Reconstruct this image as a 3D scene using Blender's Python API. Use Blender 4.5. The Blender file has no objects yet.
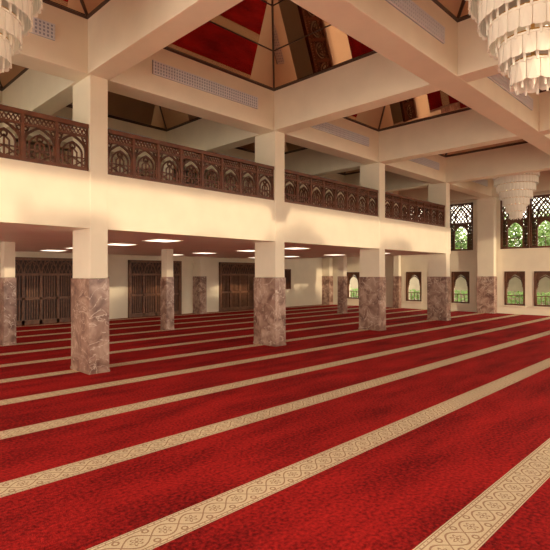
import bpy, math, random
from mathutils import Vector
random.seed(4)
S=bpy.context.scene
try: S.view_settings.view_transform='Standard'
except Exception: pass

# ---------------- materials ----------------
def new_mat(name):
    m=bpy.data.materials.new(name); m.use_nodes=True
    nt=m.node_tree; b=nt.nodes['Principled BSDF']; return m,nt,b
def simple(name,col,rough=.6,metal=0,noise=0.0,scale=6,emit=0,ecol=None,bump=0):
    m,nt,b=new_mat(name)
    b.inputs['Base Color'].default_value=(*col,1); b.inputs['Roughness'].default_value=rough
    b.inputs['Metallic'].default_value=metal
    if noise or bump:
        tc=nt.nodes.new('ShaderNodeTexCoord'); n=nt.nodes.new('ShaderNodeTexNoise')
        n.inputs['Scale'].default_value=scale; n.inputs['Detail'].default_value=5
        nt.links.new(tc.outputs['Object'],n.inputs['Vector'])
        if noise:
            r=nt.nodes.new('ShaderNodeValToRGB')
            r.color_ramp.elements[0].position=.3; r.color_ramp.elements[1].position=.7
            r.color_ramp.elements[0].color=(*[c*(1-noise) for c in col],1)
            r.color_ramp.elements[1].color=(*[min(1,c*(1+noise*.5)) for c in col],1)
            nt.links.new(n.outputs['Fac'],r.inputs['Fac']); nt.links.new(r.outputs['Color'],b.inputs['Base Color'])
        if bump:
            bp=nt.nodes.new('ShaderNodeBump'); bp.inputs['Strength'].default_value=bump; bp.inputs['Distance'].default_value=.01
            nt.links.new(n.outputs['Fac'],bp.inputs['Height']); nt.links.new(bp.outputs['Normal'],b.inputs['Normal'])
    if emit:
        b.inputs['Emission Color'].default_value=(*(ecol or col),1); b.inputs['Emission Strength'].default_value=emit
    return m
CREAM=simple('cream_plaster',(.87,.77,.60),.5,noise=.05,scale=2)
SOFFIT=simple('soffit_paint',(.87,.78,.66),.6,noise=.04,scale=1.5)
WOOD=simple('dark_carved_wood',(.145,.042,.013),.5,noise=.35,scale=9)
WOODS=simple('window_screen_wood',(.13,.046,.018),.45,noise=.35,scale=9)
WOODL=simple('door_wood',(.20,.085,.042),.45,noise=.35,scale=9)
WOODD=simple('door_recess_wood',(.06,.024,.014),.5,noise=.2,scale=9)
GRILLE=simple('vent_metal',(.78,.79,.82),.4)
GRD=simple('vent_slot',(.36,.40,.48),.5)
MIRROR=simple('tinted_mirror',(.54,.34,.24),.02,metal=1)
LAMP=simple('lamp_diffuser',(.9,.85,.75),.5,emit=2.6,ecol=(1,.84,.64))
CRYS=simple('frosted_crystal',(.88,.81,.69),.2,emit=.05,ecol=(1,.88,.68))
GOLD=simple('brass',(.7,.45,.18),.25,metal=1)
BULB=simple('bulb_glow',(1,.9,.7),.5,emit=2,ecol=(1,.85,.6))
LEAF=simple('foliage',(.13,.24,.04),.6,noise=.5,scale=3)
BARK=simple('bark',(.12,.08,.05),.8,noise=.3)
PAVE=simple('terrace_paving',(.45,.40,.32),.8,noise=.1,scale=1)
FRAME=simple('steel_frame',(.07,.035,.02),.4)
STONE=simple('garden_wall_stone',(.30,.25,.18),.8,noise=.15,scale=2)

def marble():
    m,nt,b=new_mat('rose_marble'); L=nt.links.new
    tc=nt.nodes.new('ShaderNodeTexCoord')
    n=nt.nodes.new('ShaderNodeTexNoise'); n.inputs['Scale'].default_value=3.6; n.inputs['Detail'].default_value=10; n.inputs['Distortion'].default_value=.8
    r=nt.nodes.new('ShaderNodeValToRGB'); e=r.color_ramp.elements
    e[0].position=.34; e[0].color=(.15,.068,.047,1); e[1].position=.68; e[1].color=(.50,.34,.26,1)
    x=e.new(.5); x.color=(.30,.17,.125,1)
    L(tc.outputs['Object'],n.inputs['Vector']); L(n.outputs['Fac'],r.inputs['Fac'])
    n2=nt.nodes.new('ShaderNodeTexNoise'); n2.inputs['Scale'].default_value=2.4; n2.inputs['Detail'].default_value=7; n2.inputs['Distortion'].default_value=1.4
    L(tc.outputs['Object'],n2.inputs['Vector'])
    a=nt.nodes.new('ShaderNodeMath'); a.operation='SUBTRACT'; a.inputs[1].default_value=.5; L(n2.outputs['Fac'],a.inputs[0])
    ab=nt.nodes.new('ShaderNodeMath'); ab.operation='ABSOLUTE'; L(a.outputs[0],ab.inputs[0])
    lt=nt.nodes.new('ShaderNodeMapRange'); lt.inputs['From Min'].default_value=.014; lt.inputs['From Max'].default_value=.003; L(ab.outputs[0],lt.inputs[0])
    ml=nt.nodes.new('ShaderNodeMath'); ml.operation='MULTIPLY'; ml.inputs[1].default_value=.8; L(lt.outputs[0],ml.inputs[0])
    mx=nt.nodes.new('ShaderNodeMixRGB'); mx.inputs['Color2'].default_value=(.68,.53,.43,1)
    L(ml.outputs[0],mx.inputs['Fac']); L(r.outputs['Color'],mx.inputs['Color1']); L(mx.outputs['Color'],b.inputs['Base Color'])
    b.inputs['Roughness'].default_value=.28
    return m
MARBLE=marble()

def carpet():
    m,nt,b=new_mat('red_prayer_carpet'); L=nt.links.new
    tc=nt.nodes.new('ShaderNodeTexCoord'); sp=nt.nodes.new('ShaderNodeSeparateXYZ'); L(tc.outputs['Object'],sp.inputs[0])
    def M(op,a,bv=None,c=None):
        n=nt.nodes.new('ShaderNodeMath'); n.operation=op
        for i,v in enumerate((a,bv,c)):
            if v is None: continue
            if isinstance(v,(int,float)): n.inputs[i].default_value=v
            else: L(v,n.inputs[i])
        return n.outputs[0]
    X,Y=sp.outputs[0],sp.outputs[1]
    P=1.44
    t=M('ADD',M('DIVIDE',M('SUBTRACT',Y,1.345),P),50.5)
    d=M('MULTIPLY',M('SUBTRACT',M('FRACT',t),.5),P)
    ad=M('ABSOLUTE',d)
    stripe=M('LESS_THAN',ad,.144)
    def band(v,c,w): return M('LESS_THAN',M('ABSOLUTE',M('SUBTRACT',v,c)),w)
    l1=band(ad,.132,.0035); l2=band(ad,.106,.0045)
    u=M('MULTIPLY',M('SUBTRACT',M('FRACT',M('MULTIPLY',X,20.0)),.5),1/20.0)
    e1=M('ADD',M('MULTIPLY',u,u),M('POWER',M('SUBTRACT',ad,.119),2)); dots=M('LESS_THAN',e1,.00004)
    k=2*math.pi/.42
    s1=M('MULTIPLY',M('SINE',M('MULTIPLY',X,k)),.075)
    s2=M('MULTIPLY',M('SINE',M('ADD',M('MULTIPLY',X,k),math.pi)),.075)
    v1=M('LESS_THAN',M('ABSOLUTE',M('SUBTRACT',d,s1)),.007)
    v2=M('LESS_THAN',M('ABSOLUTE',M('SUBTRACT',d,s2)),.007)
    q=M('MULTIPLY',M('SUBTRACT',M('FRACT',M('ADD',M('DIVIDE',X,.21),50.0)),.5),.21)
    rr=M('SQRT',M('ADD',M('MULTIPLY',q,q),M('MULTIPLY',d,d)))
    ang=M('ARCTAN2',d,q)
    pet=M('ADD',.032,M('MULTIPLY',M('COSINE',M('MULTIPLY',ang,6)),.012))
    ros=M('LESS_THAN',M('ABSOLUTE',M('SUBTRACT',rr,pet)),.006)
    cen=M('LESS_THAN',rr,.011)
    q2=M('MULTIPLY',M('SUBTRACT',M('FRACT',M('ADD',M('DIVIDE',X,.21),50.5)),.5),.21)
    rr2=M('SQRT',M('ADD',M('POWER',q2,2),M('POWER',M('SUBTRACT',ad,.075),2)))
    leaf=M('LESS_THAN',M('ABSOLUTE',M('SUBTRACT',rr2,.02)),.006)
    mot=l1
    for z in (l2,dots,v1,v2,ros,cen,leaf): mot=M('MAXIMUM',mot,z)
    mot=M('MULTIPLY',mot,.7)
    mp=nt.nodes.new('ShaderNodeMapping'); mp.inputs['Scale'].default_value=(.5,1.6,1); L(tc.outputs['Object'],mp.inputs[0])
    n=nt.nodes.new('ShaderNodeTexNoise'); n.inputs['Scale'].default_value=1.6; n.inputs['Detail'].default_value=6; L(mp.outputs[0],n.inputs['Vector'])
    n2=nt.nodes.new('ShaderNodeTexNoise'); n2.inputs['Scale'].default_value=34; n2.inputs['Detail'].default_value=5; L(tc.outputs['Object'],n2.inputs['Vector'])
    f=M('ADD',M('MULTIPLY',n.outputs['Fac'],.4),M('MULTIPLY',n2.outputs['Fac'],.6))
    r=nt.nodes.new('ShaderNodeValToRGB'); e=r.color_ramp.elements
    e[0].position=.38; e[0].color=(.15,.004,.005,1); e[1].position=.63; e[1].color=(.58,.020,.018,1)
    L(f,r.inputs['Fac'])
    cm=nt.nodes.new('ShaderNodeMixRGB'); cm.inputs['Color1'].default_value=(.82,.67,.45,1); cm.inputs['Color2'].default_value=(.33,.12,.05,1); L(mot,cm.inputs['Fac'])
    fm=nt.nodes.new('ShaderNodeMixRGB'); L(stripe,fm.inputs['Fac']); L(r.outputs['Color'],fm.inputs['Color1']); L(cm.outputs['Color'],fm.inputs['Color2'])
    L(fm.outputs['Color'],b.inputs['Base Color'])
    b.inputs['Roughness'].default_value=.95
    b.inputs['Specular IOR Level'].default_value=.1
    bp=nt.nodes.new('ShaderNodeBump'); bp.inputs['Strength'].default_value=.8; bp.inputs['Distance'].default_value=.02
    n3=nt.nodes.new('ShaderNodeTexNoise'); n3.inputs['Scale'].default_value=90; L(tc.outputs['Object'],n3.inputs['Vector'])
    L(n3.outputs['Fac'],bp.inputs['Height']); L(bp.outputs['Normal'],b.inputs['Normal'])
    return m
CARPET=carpet()

# ---------------- mesh builder ----------------
class MB:
    def __init__(s): s.v=[];s.f=[];s.m=[];s.mats=[]
    def mi(s,mat):
        if mat not in s.mats: s.mats.append(mat)
        return s.mats.index(mat)
    def hexa(s,p,mat):
        o=len(s.v); s.v+= [tuple(q) for q in p]; k=s.mi(mat)
        for f in ((0,3,2,1),(4,5,6,7),(0,1,5,4),(1,2,6,5),(2,3,7,6),(3,0,4,7)):
            s.f.append(tuple(o+i for i in f)); s.m.append(k)
    def box(s,x0,x1,y0,y1,z0,z1,mat):
        s.hexa([(x0,y0,z0),(x1,y0,z0),(x1,y1,z0),(x0,y1,z0),(x0,y0,z1),(x1,y0,z1),(x1,y1,z1),(x0,y1,z1)],mat)
    def face(s,pts,mat):
        o=len(s.v); s.v+=[tuple(p) for p in pts]; s.f.append(tuple(range(o,o+len(pts)))); s.m.append(s.mi(mat))
    def bar(s,pts,w,t,mp,mat,closed=False):
        n=len(pts)
        for i in range(n if closed else n-1):
            a=pts[i]; b=pts[(i+1)%n]
            du,dv=b[0]-a[0],b[1]-a[1]; l=math.hypot(du,dv)
            if l<1e-6: continue
            du/=l;dv/=l; e=w*.3
            ax,ay=a[0]-du*e,a[1]-dv*e; bx,by=b[0]+du*e,b[1]+dv*e
            nu,nv=-dv*w/2,du*w/2
            q=[(ax-nu,ay-nv),(bx-nu,by-nv),(bx+nu,by+nv),(ax+nu,ay+nv)]
            s.hexa([mp(x,y,-t/2) for x,y in q]+[mp(x,y,t/2) for x,y in q],mat)
    def rod(s,p,q,w,mat):
        p=Vector(p);q=Vector(q); d=(q-p).normalized(); a=d.orthogonal().normalized()*w/2; c=d.cross(a).normalized()*w/2
        s.hexa([p-a-c,p+a-c,p+a+c,p-a+c,q-a-c,q+a-c,q+a+c,q-a+c],mat)
    def cyl(s,cx,cy,z0,z1,r0,r1,n,mat,caps=True):
        o=len(s.v); k=s.mi(mat)
        for z,r in((z0,r0),(z1,r1)):
            for i in range(n):
                a=2*math.pi*i/n; s.v.append((cx+r*math.cos(a),cy+r*math.sin(a),z))
        for i in range(n):
            j=(i+1)%n; s.f.append((o+i,o+j,o+n+j,o+n+i)); s.m.append(k)
        if caps:
            s.f.append(tuple(o+i for i in reversed(range(n)))); s.m.append(k)
            s.f.append(tuple(o+n+i for i in range(n))); s.m.append(k)
    def build(s,name,parent=None,bevel=0,loc=(0,0,0)):
        me=bpy.data.meshes.new(name); me.from_pydata(s.v,[],s.f)
        for m in s.mats: me.materials.append(m)
        me.polygons.foreach_set('material_index',s.m); me.update()
        o=bpy.data.objects.new(name,me); S.collection.objects.link(o); o.location=loc
        if parent: o.parent=parent
        if bevel:
            b=o.modifiers.new('bevel','BEVEL'); b.width=bevel; b.segments=2; b.limit_method='ANGLE'
        return o
def empty(name,loc=(0,0,0)):
    o=bpy.data.objects.new(name,None); S.collection.objects.link(o); o.location=loc; return o

# ---------------- layout numbers ----------------
P=4.52
GX=[3.83+P*i for i in range(-2,5)]      # column / cross-beam lines
ROWS=[8.4,12.9,17.32]
XW=22.3   # end wall inner face
YW=17.6   # back wall inner face
XL=-5.6; YF=-5.4
ZS,ZF,ZR=2.5,3.47,4.28
ZB,ZT=5.13,6.12
AP=1.35

b=MB(); b.box(XL-1,XW+.3,YF-1,YW+.3,-.1,0,CARPET); b.build('floor')
b=MB(); b.box(XW+.3,XW+40,-40,60,-.25,-.12,PAVE); b.box(XL-30,XW+.3,-40,YF-1,-.25,-.12,PAVE); b.build('terrace_ground')

# columns
FY=8.05
for ri,yc in enumerate(ROWS):
    for i,x in enumerate(GX):
        hx,hy=((.16,.36),(.12,.15),(.15,.26))[ri]
        if i==6 and ri<2: x=22.06
        b=MB()
        b.box(x-hx,x+hx,yc-hy,yc+hy,1.64,ZB,CREAM)
        b.box(x-hx-.02,x+hx+.02,yc-hy-.02,yc+hy+.02,0,1.64,MARBLE)
        b.box(x-hx-.03,x+hx+.03,yc-hy-.03,yc+hy+.03,0,.05,MARBLE)
        b.build('marble_clad_column',bevel=.008)

# mezzanine slab
XM=GX[5]+.25
b=MB()
b.box(XL,XM,FY+.25,YW,ZS,ZS+.35,SOFFIT)
b.box(XL,XM,FY,FY+.25,ZS,ZF,CREAM)
b.box(XM-.25,XM,FY+.25,YW,ZS+.35,ZF,CREAM)
b.build('mezzanine_floor')
def panel_light(x,y):
    b=MB()
    b.box(x-.33,x+.33,y-.33,y+.33,ZS-.015,ZS,CREAM)
    b.box(x-.29,x+.29,y-.29,y+.29,ZS-.02,ZS-.012,LAMP)
    b.build('ceiling_light_panel')
for i in range(0,5):
    for y in (9.6,11.6,14.0,16.0):
        panel_light(GX[i]+P/2,y)

# ---------------- railing ----------------
def arch(u0,u1,v0,v1,n=7,k=.55):
    c=(u0+u1)/2; h=v1-v0
    sp=v0+h*k
    L=[(u0,v0),(u0,sp)]
    for i in range(1,n+1):
        a=i/n*math.pi/2
        L.append((u0+(c-u0)*(1-math.cos(a))**.9 , sp+(v1-sp)*math.sin(a)**.9*(.82)+ (v1-sp)*.18*(i/n)**3))
    R=[(2*c-x,y) for x,y in reversed(L[:-1])]
    return L+R
def circle(cu,cv,r,n=10): return [(cu+r*math.cos(2*math.pi*i/n),cv+r*math.sin(2*math.pi*i/n)) for i in range(n)]
def railing(x0,x1):
    b=MB(); y=FY+.07
    mp=lambda u,v,n:(u,y+n,ZF+v)
    b.box(x0,x1,y-.05,y+.05,ZR-.07,ZR,WOOD); b.box(x0,x1,y-.035,y+.035,ZF+.0,ZF+.07,WOOD)
    b.box(x0,x1,y-.02,y+.02,ZF+.58,ZF+.62,WOOD)
    n=max(1,round((x1-x0)/.5)); W=(x1-x0)/n
    for i in range(n):
        a=x0+i*W; c=a+W/2; e=a+W
        b.box(a-.025,a+.025,y-.03,y+.03,ZF,ZR,WOOD)
        b.bar(arch(a+.035,e-.035,.06,.58),.036,.03,mp,WOOD)
        b.bar(arch(a+.10,e-.10,.06,.47),.028,.024,mp,WOOD)
        b.bar([(c,.06),(c,.36)],.028,.02,mp,WOOD)
        b.bar(circle(c,.40,.045),.024,.02,mp,WOOD,True)
        b.bar([(a,.06+.25),(a+W*.12,.44),(c,.6)],.026,.02,mp,WOOD); b.bar([(e,.31),(e-W*.12,.44),(c,.6)],.026,.02,mp,WOOD)
        for s in(-1,1):
            b.bar([(c+s*.075,.06),(c+s*.075,.3),(c,.38)],.022,.02,mp,WOOD)
            b.bar([(c+s*W/2,.35),(c+s*W*.3,.58)],.024,.02,mp,WOOD)
            b.bar(circle(c+s*W*.40,.53,.035,8),.02,.02,mp,WOOD,True)
        b.bar([(a,.06),(c,.22),(e,.06)],.024,.02,mp,WOOD)
        b.bar([(a,.22),(c,.06),(e,.22)],.024,.02,mp,WOOD)
        b.bar([(a,.22),(e,.22)],.022,.02,mp,WOOD)
        m=4
        for j in range(m):
            w=W/m; q=a+j*w
            b.bar([(q,.615),(q+w/2,.72),(q+w,.615)],.02,.02,mp,WOOD)
            b.bar([(q+w/2,.615),(q,.72)],.018,.02,mp,WOOD); b.bar([(q+w/2,.615),(q+w,.72)],.018,.02,mp,WOOD)
    b.box(x1-.02,x1+.0,y-.03,y+.03,ZF,ZR,WOOD)
    b.build('balcony_railing')
for i in range(0,5):
    railing(GX[i]+.17,GX[i+1]-.17)

# ---------------- ceiling beams ----------------
BY=[-5.15,-.6,3.85,8.3,12.88,17.35]
hw=.25
b=MB()
for y in BY:
    b.box(XL,XW,y-hw,y+hw,ZB,ZT,CREAM)
for x in GX:
    for j in range(len(BY)-1):
        b.box(x-.2,x+.2,BY[j]+hw,BY[j+1]-hw,ZB,ZT,CREAM)
b.build('ceiling_beam_grid',bevel=.01)
b=MB()
for i in range(len(GX)-1):
    for j in range(len(BY)-1):
        x0,x1=GX[i]+.2,GX[i+1]-.2; y0,y1=BY[j]+hw,BY[j+1]-hw
        cx,cy=(x0+x1)/2,(y0+y1)/2; za=ZT+AP
        z=ZT-.03
        c=[(x0,y0,z),(x1,y0,z),(x1,y1,z),(x0,y1,z)]
        ap=Vector((cx,cy,za))
        for k in range(4):
            b.face([c[(k+1)%4],c[k],ap],MIRROR)
            b.rod(c[k],ap,.04,FRAME)
            A,B=Vector(c[k]),Vector(c[(k+1)%4])
            for t in (.34,.67):
                b.rod(A.lerp(ap,t),B.lerp(ap,t),.022,FRAME)
            b.rod(A,B,.05,FRAME)
b.build('ceiling_mirror_panels')
b=MB(); b.box(XL,XW+.3,YF,YW+.3,ZT+AP+.05,ZT+AP+.2,CREAM); b.build('ceiling')
for y in BY[1:5]:
    for i in range(len(GX)-1):
        cx=GX[i]+P/2+.15; f=y-hw
        b=MB(); b.box(cx-1.36,cx+1.36,f-.02,f,5.50,5.76,GRD)
        n=44
        for k in range(n+1):
            u=cx-1.34+2.68*k/n; b.box(u-.012,u+.012,f-.035,f-.02,5.51,5.75,GRILLE)
        for z in (5.51,5.57,5.63,5.69,5.745): b.box(cx-1.36,cx+1.36,f-.038,f-.02,z-.008,z+.008,GRILLE)
        b.build('air_vent_grille')

# ---------------- back wall & doors ----------------
b=MB(); b.box(XL,XW+.3,YW,YW+.3,0,ZT+AP,CREAM); b.build('wall_back')
DW=YW-.004
def door(cx):
    b=MB(); w=2.3; h=2.2; y=DW-.04
    x0,x1=cx-w/2,cx+w/2
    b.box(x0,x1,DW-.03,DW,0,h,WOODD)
    b.box(x0-.08,x0,y-.08,DW,0,h+.08,WOODL); b.box(x1,x1+.08,y-.08,DW,0,h+.08,WOODL); b.box(x0-.08,x1+.08,y-.08,DW,h,h+.1,WOODL)
    b.box(x0,x1,y-.06,DW,1.68,1.76,WOODL)
    n=4; W=w/n
    mp=lambda u,v,nn:(u,y-.03+nn,v)
    for i in range(n):
        a=x0+i*W; e=a+W
        b.box(a,a+.045,y-.05,DW,0,1.7,WOODL); b.box(e-.045,e,y-.05,DW,0,1.7,WOODL)
        b.box(a,e,y-.05,DW,0,.16,WOODL); b.box(a,e,y-.05,DW,.85,.93,WOODL)
        for k in range(1,6):
            u=a+.045+(W-.09)*k/6; b.box(u-.018,u+.018,y-.03,DW,.16,1.7,WOODL)
        b.bar(arch(a+.04,e-.04,1.78,2.17,k=.2),.04,.03,mp,WOODL)
        for k in range(4):
            u=a+W*k/4; b.bar([(u,1.76),(u+W/4,2.2)],.022,.02,mp,WOODL); b.bar([(u+W/4,1.76),(u,2.2)],.022,.02,mp,WOODL)
    return b
for k,cx in enumerate((1.75,6.25,10.8,15.4)):
    door(cx).build('door_%d'%(k+1))
b=MB(); x0,x1=18.2,19.0; z0,z1=1.0,1.95
b.box(x0-.06,x1+.06,YW-.06,YW,z0-.06,z0,WOOD);b.box(x0-.06,x1+.06,YW-.06,YW,z1,z1+.06,WOOD);b.box(x0-.06,x0,YW-.06,YW,z0,z1,WOOD);b.box(x1,x1+.06,YW-.06,YW,z0,z1,WOOD)
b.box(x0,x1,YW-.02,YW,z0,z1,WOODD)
mp=lambda u,v,n:(u,YW-.04+n,v)
for k in range(5):
    u=x0+.8*k/5; b.bar([(u,z0),(u+.16,z1)],.02,.02,mp,WOOD); b.bar([(u+.16,z0),(u,z1)],.02,.02,mp,WOOD)
b.build('window_back')

# ---------------- end wall with windows ----------------
wy=[15.8,14.6,12.1,10.9,9.7,7.3,6.1,4.9,2.7,1.5,.3]
LW=.42; UW=.59
LZ0,LZ1=.38,1.86; UZ0,UZ1=2.85,5.05
W=WOODS
b=MB(); x0,x1=XW,XW+.3
b.box(x0,x1,YF,YW,0,LZ0,CREAM); b.box(x0,x1,YF,YW,LZ1,UZ0,CREAM); b.box(x0,x1,YF,YW,UZ1,ZT+AP,CREAM)
def fill(hw_,z0,z1):
    ys=sorted(wy); prev=YF
    for y in ys:
        b.box(x0,x1,prev,y-hw_,z0,z1,CREAM); prev=y+hw_
    b.box(x0,x1,prev,YW,z0,z1,CREAM)
fill(LW,LZ0,LZ1); fill(UW,UZ0,UZ1)
b.build('wall_right')
def window(y,k):
    b=MB(); t=.07; xx=XW+.06
    mp=lambda u,v,n:(xx+n,u,v)
    for (h,z0,z1) in ((LW,LZ0,LZ1),(UW,UZ0,UZ1)):
        b.box(XW-.03,XW+.12,y-h,y-h+t,z0,z1,W); b.box(XW-.03,XW+.12,y+h-t,y+h,z0,z1,W)
        b.box(XW-.03,XW+.12,y-h,y+h,z0,z0+t,W); b.box(XW-.03,XW+.12,y-h,y+h,z1-t,z1,W)
    b.box(XW-.1,XW+.12,y-LW-.05,y+LW+.05,LZ0-.05,LZ0,CREAM)
    def spandrel(h,v0,v1,vt,n=8):
        A=arch(y-h,y+h,v0,v1,k=.1)
        for q in range(len(A)-1):
            (ua,va),(ub,vb)=A[q],A[q+1]
            if abs(ub-ua)<1e-5: continue
            b.hexa([mp(ua,va,-.02),mp(ub,vb,-.02),mp(ub,vt,-.02),mp(ua,vt,-.02),mp(ua,va,.02),mp(ub,vb,.02),mp(ub,vt,.02),mp(ua,vt,.02)],W)
    spandrel(LW-.05,1.2,1.72,LZ1-.04)
    b.bar(arch(y-LW+.07,y+LW-.07,1.1,1.66,k=.3),.05,.07,mp,W)
    for s in(-1,1):
        for j in range(5):
            b.bar(circle(y+s*(LW-.14+.015*j),1.62-.10*j,.05,8),.03,.03,mp,W,True)
    b.bar([(y-LW,.80),(y+LW,.80)],.035,.03,mp,W)
    for j in range(5):
        u=y-LW+2*LW*(j+.5)/5; b.bar([(u,.38),(u,.8)],.022,.02,mp,W)
    i=UW-.26
    b.bar([(y-i,UZ0),(y-i,3.8)],.07,.05,mp,W); b.bar([(y+i,UZ0),(y+i,3.8)],.07,.05,mp,W)
    spandrel(i,3.5,4.0,4.1)
    b.bar([(y-UW,4.1),(y+UW,4.1)],.08,.05,mp,W)
    b.bar([(y-i,3.3),(y+i,3.3)],.03,.03,mp,W); b.bar([(y,UZ0),(y,3.3)],.022,.03,mp,W)
    nz=8
    for j in range(nz):
        z=UZ0+(4.1-UZ0)*j/nz; dz=(4.1-UZ0)/nz
        for s in(-1,1):
            c=y+s*(UW-.15)
            b.bar([(c-.11,z),(c+.11,z+dz)],.055,.03,mp,W); b.bar([(c+.11,z),(c-.11,z+dz)],.055,.03,mp,W)
            b.bar(circle(c,z+dz/2,.06,8),.045,.035,mp,W,True)
    b.bar(arch(y-UW+.06,y+UW-.06,4.13,5.0,k=.1),.07,.05,mp,W)
    b.bar(arch(y-.3,y+.3,4.13,4.8,k=.1),.06,.04,mp,W)
    for j in range(7):
        u=y-UW+2*UW*j/7; w=2*UW/7
        zs=[4.1+.9*q/4 for q in range(5)]
        b.bar([(u+(w if q%2 else 0),zz) for q,zz in enumerate(zs)],.055,.03,mp,W)
        b.bar([(u+(0 if q%2 else w),zz) for q,zz in enumerate(zs)],.055,.03,mp,W)
    b.build('window_%d'%(k+1))
for k,y in enumerate(wy): window(y,k)

# ---------------- chandeliers ----------------
def chandelier(x,y):
    root=empty('crystal_chandelier',(x,y,0))
    b=MB(); g=MB()
    tiers=[(.76,5.62),(.72,5.36),(.64,5.10),(.54,4.84),(.43,4.58),(.32,4.34),(.20,4.10)]
    for r,z in tiers:
        n=max(9,int(2*math.pi*r/.12)); h=.25
        g.cyl(0,0,z-.008,z+.012,r+.03,r+.03,36,GOLD)
        b.cyl(0,0,z-.03,z-.008,r+.04,r+.04,36,CRYS)
        for k in range(n):
            a=2*math.pi*(k+.5)/n; da=math.pi/n*.95
            def pt(rr,aa,zz): return (rr*math.cos(aa),rr*math.sin(aa),zz)
            o=r+.02
            out=[pt(o,a-da,z),pt(o+.014,a,z),pt(o+.0,a+da,z),pt(o+.01,a+da,z-h*.9),pt(o+.022,a+da*.6,z-h*.98),pt(o+.026,a,z-h),pt(o+.022,a-da*.6,z-h*.98),pt(o+.01,a-da,z-h*.9)]
            inn=[(px*.982,py*.982,pz) for px,py,pz in out]
            b.face(list(reversed(out)),CRYS); b.face(inn,CRYS)
            for q in range(len(out)):
                w=(q+1)%len(out); b.face([out[q],out[w],inn[w],inn[q]],CRYS)
        r2=r*.88; n2=max(7,int(2*math.pi*r2/.12))
        for k in range(n2):
            a=2*math.pi*k/n2; b.cyl(r2*math.cos(a),r2*math.sin(a),z-h-.05,z-.02,.012,.03,6,CRYS)
    b.cyl(0,0,3.90,4.10,.02,.14,12,CRYS)
    b.cyl(0,0,3.82,3.91,.005,.045,10,CRYS)
    g.cyl(0,0,3.9,ZT+AP,.02,.02,10,GOLD)
    g.cyl(0,0,5.66,5.74,.3,.12,24,GOLD); g.cyl(0,0,ZT+AP-.2,ZT+AP-.08,.12,.12,20,GOLD)
    for r,z in tiers:
        for k in range(4):
            a=k*math.pi/2
            g.rod((0,0,z),(r*math.cos(a),r*math.sin(a),z),.02,GOLD)
    b.build('crystal_tiers',root); g.build('brass_frame',root)
    c=MB()
    for r,z in tiers[1:7:2]:
        for k in range(6):
            a=k*math.pi/3; c.cyl(r*.6*math.cos(a),r*.6*math.sin(a),z+.02,z+.1,.025,.015,8,BULB)
    c.build('candle_bulbs',root)
cx=lambda i:GX[i]+P/2
chandelier(cx(1)-.08,6.15); chandelier(cx(2)-.12,1.76); chandelier(cx(5)-.22,6.32)

# ---------------- exterior trees: garden, plus added sun-dappling row ----------------
def tree(x,y,h,r,cnt=2600,big=1):
    root=empty('garden_or_dapple_tree',(x,y,-.12))
    b=MB(); b.cyl(0,0,0,h*.6,.16*big,.09*big,10,BARK)
    for k in range(5):
        a=k*1.3; b.rod((0,0,h*.45),(math.cos(a)*r*.6,math.sin(a)*r*.6,h*.8),.07*big,BARK)
    b.build('trunk',root)
    l=MB()
    for k in range(cnt):
        v=Vector((random.gauss(0,1),random.gauss(0,1),random.gauss(0,1))).normalized()*random.uniform(.45,1)
        c=Vector((v.x*r,v.y*r,h*.75+v.z*h*.38)); s=random.uniform(.09,.2)*big
        t1=Vector((random.gauss(0,1),random.gauss(0,1),random.gauss(0,1))).normalized(); t2=t1.orthogonal().normalized()
        l.face([c-t1*s,c+t2*s*.5,c+t1*s,c-t2*s*.5],LEAF)
    l.build('leaves',root)
for (x,y,h,r) in ((30,2.5,4.6,1.7),(31,7.0,5.2,2.0),(30,10.8,5.2,1.9),(31,14.5,4.8,1.9),(36,9,6,2.6)):
    tree(x,y,h,r,2400)
dapple_h=(4.9,5.6,4.6,5.3,5.0,5.5,4.7,5.4,5.0)
for k in range(9):  # unseen tree row added at the open side to dapple the sun
    tree(-13+2.7*k+random.uniform(-.3,.3),-14+random.uniform(-.4,.4),dapple_h[k],1.7,1100,1.5)
b=MB()
for k in range(6000):
    c=Vector((random.uniform(27,28),random.uniform(-4,26),random.uniform(-.1,.8))); s=random.uniform(.07,.14)
    t1=Vector((random.gauss(0,1),random.gauss(0,1),random.gauss(0,1))).normalized(); t2=t1.orthogonal().normalized()
    b.face([c-t1*s,c+t2*s*.5,c+t1*s,c-t2*s*.5],LEAF)
b.build('garden_hedge')
b=MB(); b.box(33,33.3,-8,32,-.12,2.6,STONE); b.box(32.9,33.4,-8,32,2.6,2.72,STONE)
for k in range(14): b.box(32.85,33,-8+k*3-.2,-8+k*3+.2,-.12,2.6,STONE)
b.build('garden_boundary_wall')

# ---------------- light ----------------
w=bpy.data.worlds.new('world'); S.world=w; w.use_nodes=True
bg=w.node_tree.nodes['Background']; bg.inputs['Color'].default_value=(1,.90,.73,1); bg.inputs['Strength'].default_value=4.4
sd=bpy.data.lights.new('sun','SUN'); sd.energy=2.2; sd.angle=.015; sd.color=(1,.80,.54)
so=bpy.data.objects.new('sun',sd); S.collection.objects.link(so)
d=Vector((.35,.93,-.125)); so.rotation_euler=d.to_track_quat('-Z','Y').to_euler()

# ---------------- camera ----------------
cd=bpy.data.cameras.new('camera'); cd.sensor_width=36; cd.lens=36*483/550; cd.clip_end=300
co=bpy.data.objects.new('camera',cd); S.collection.objects.link(co); co.location=(0,0,1.7)
th=math.atan(475/483)
d=Vector((math.cos(th),math.sin(th),0)); co.rotation_euler=d.to_track_quat('-Z','Y').to_euler()
S.camera=co
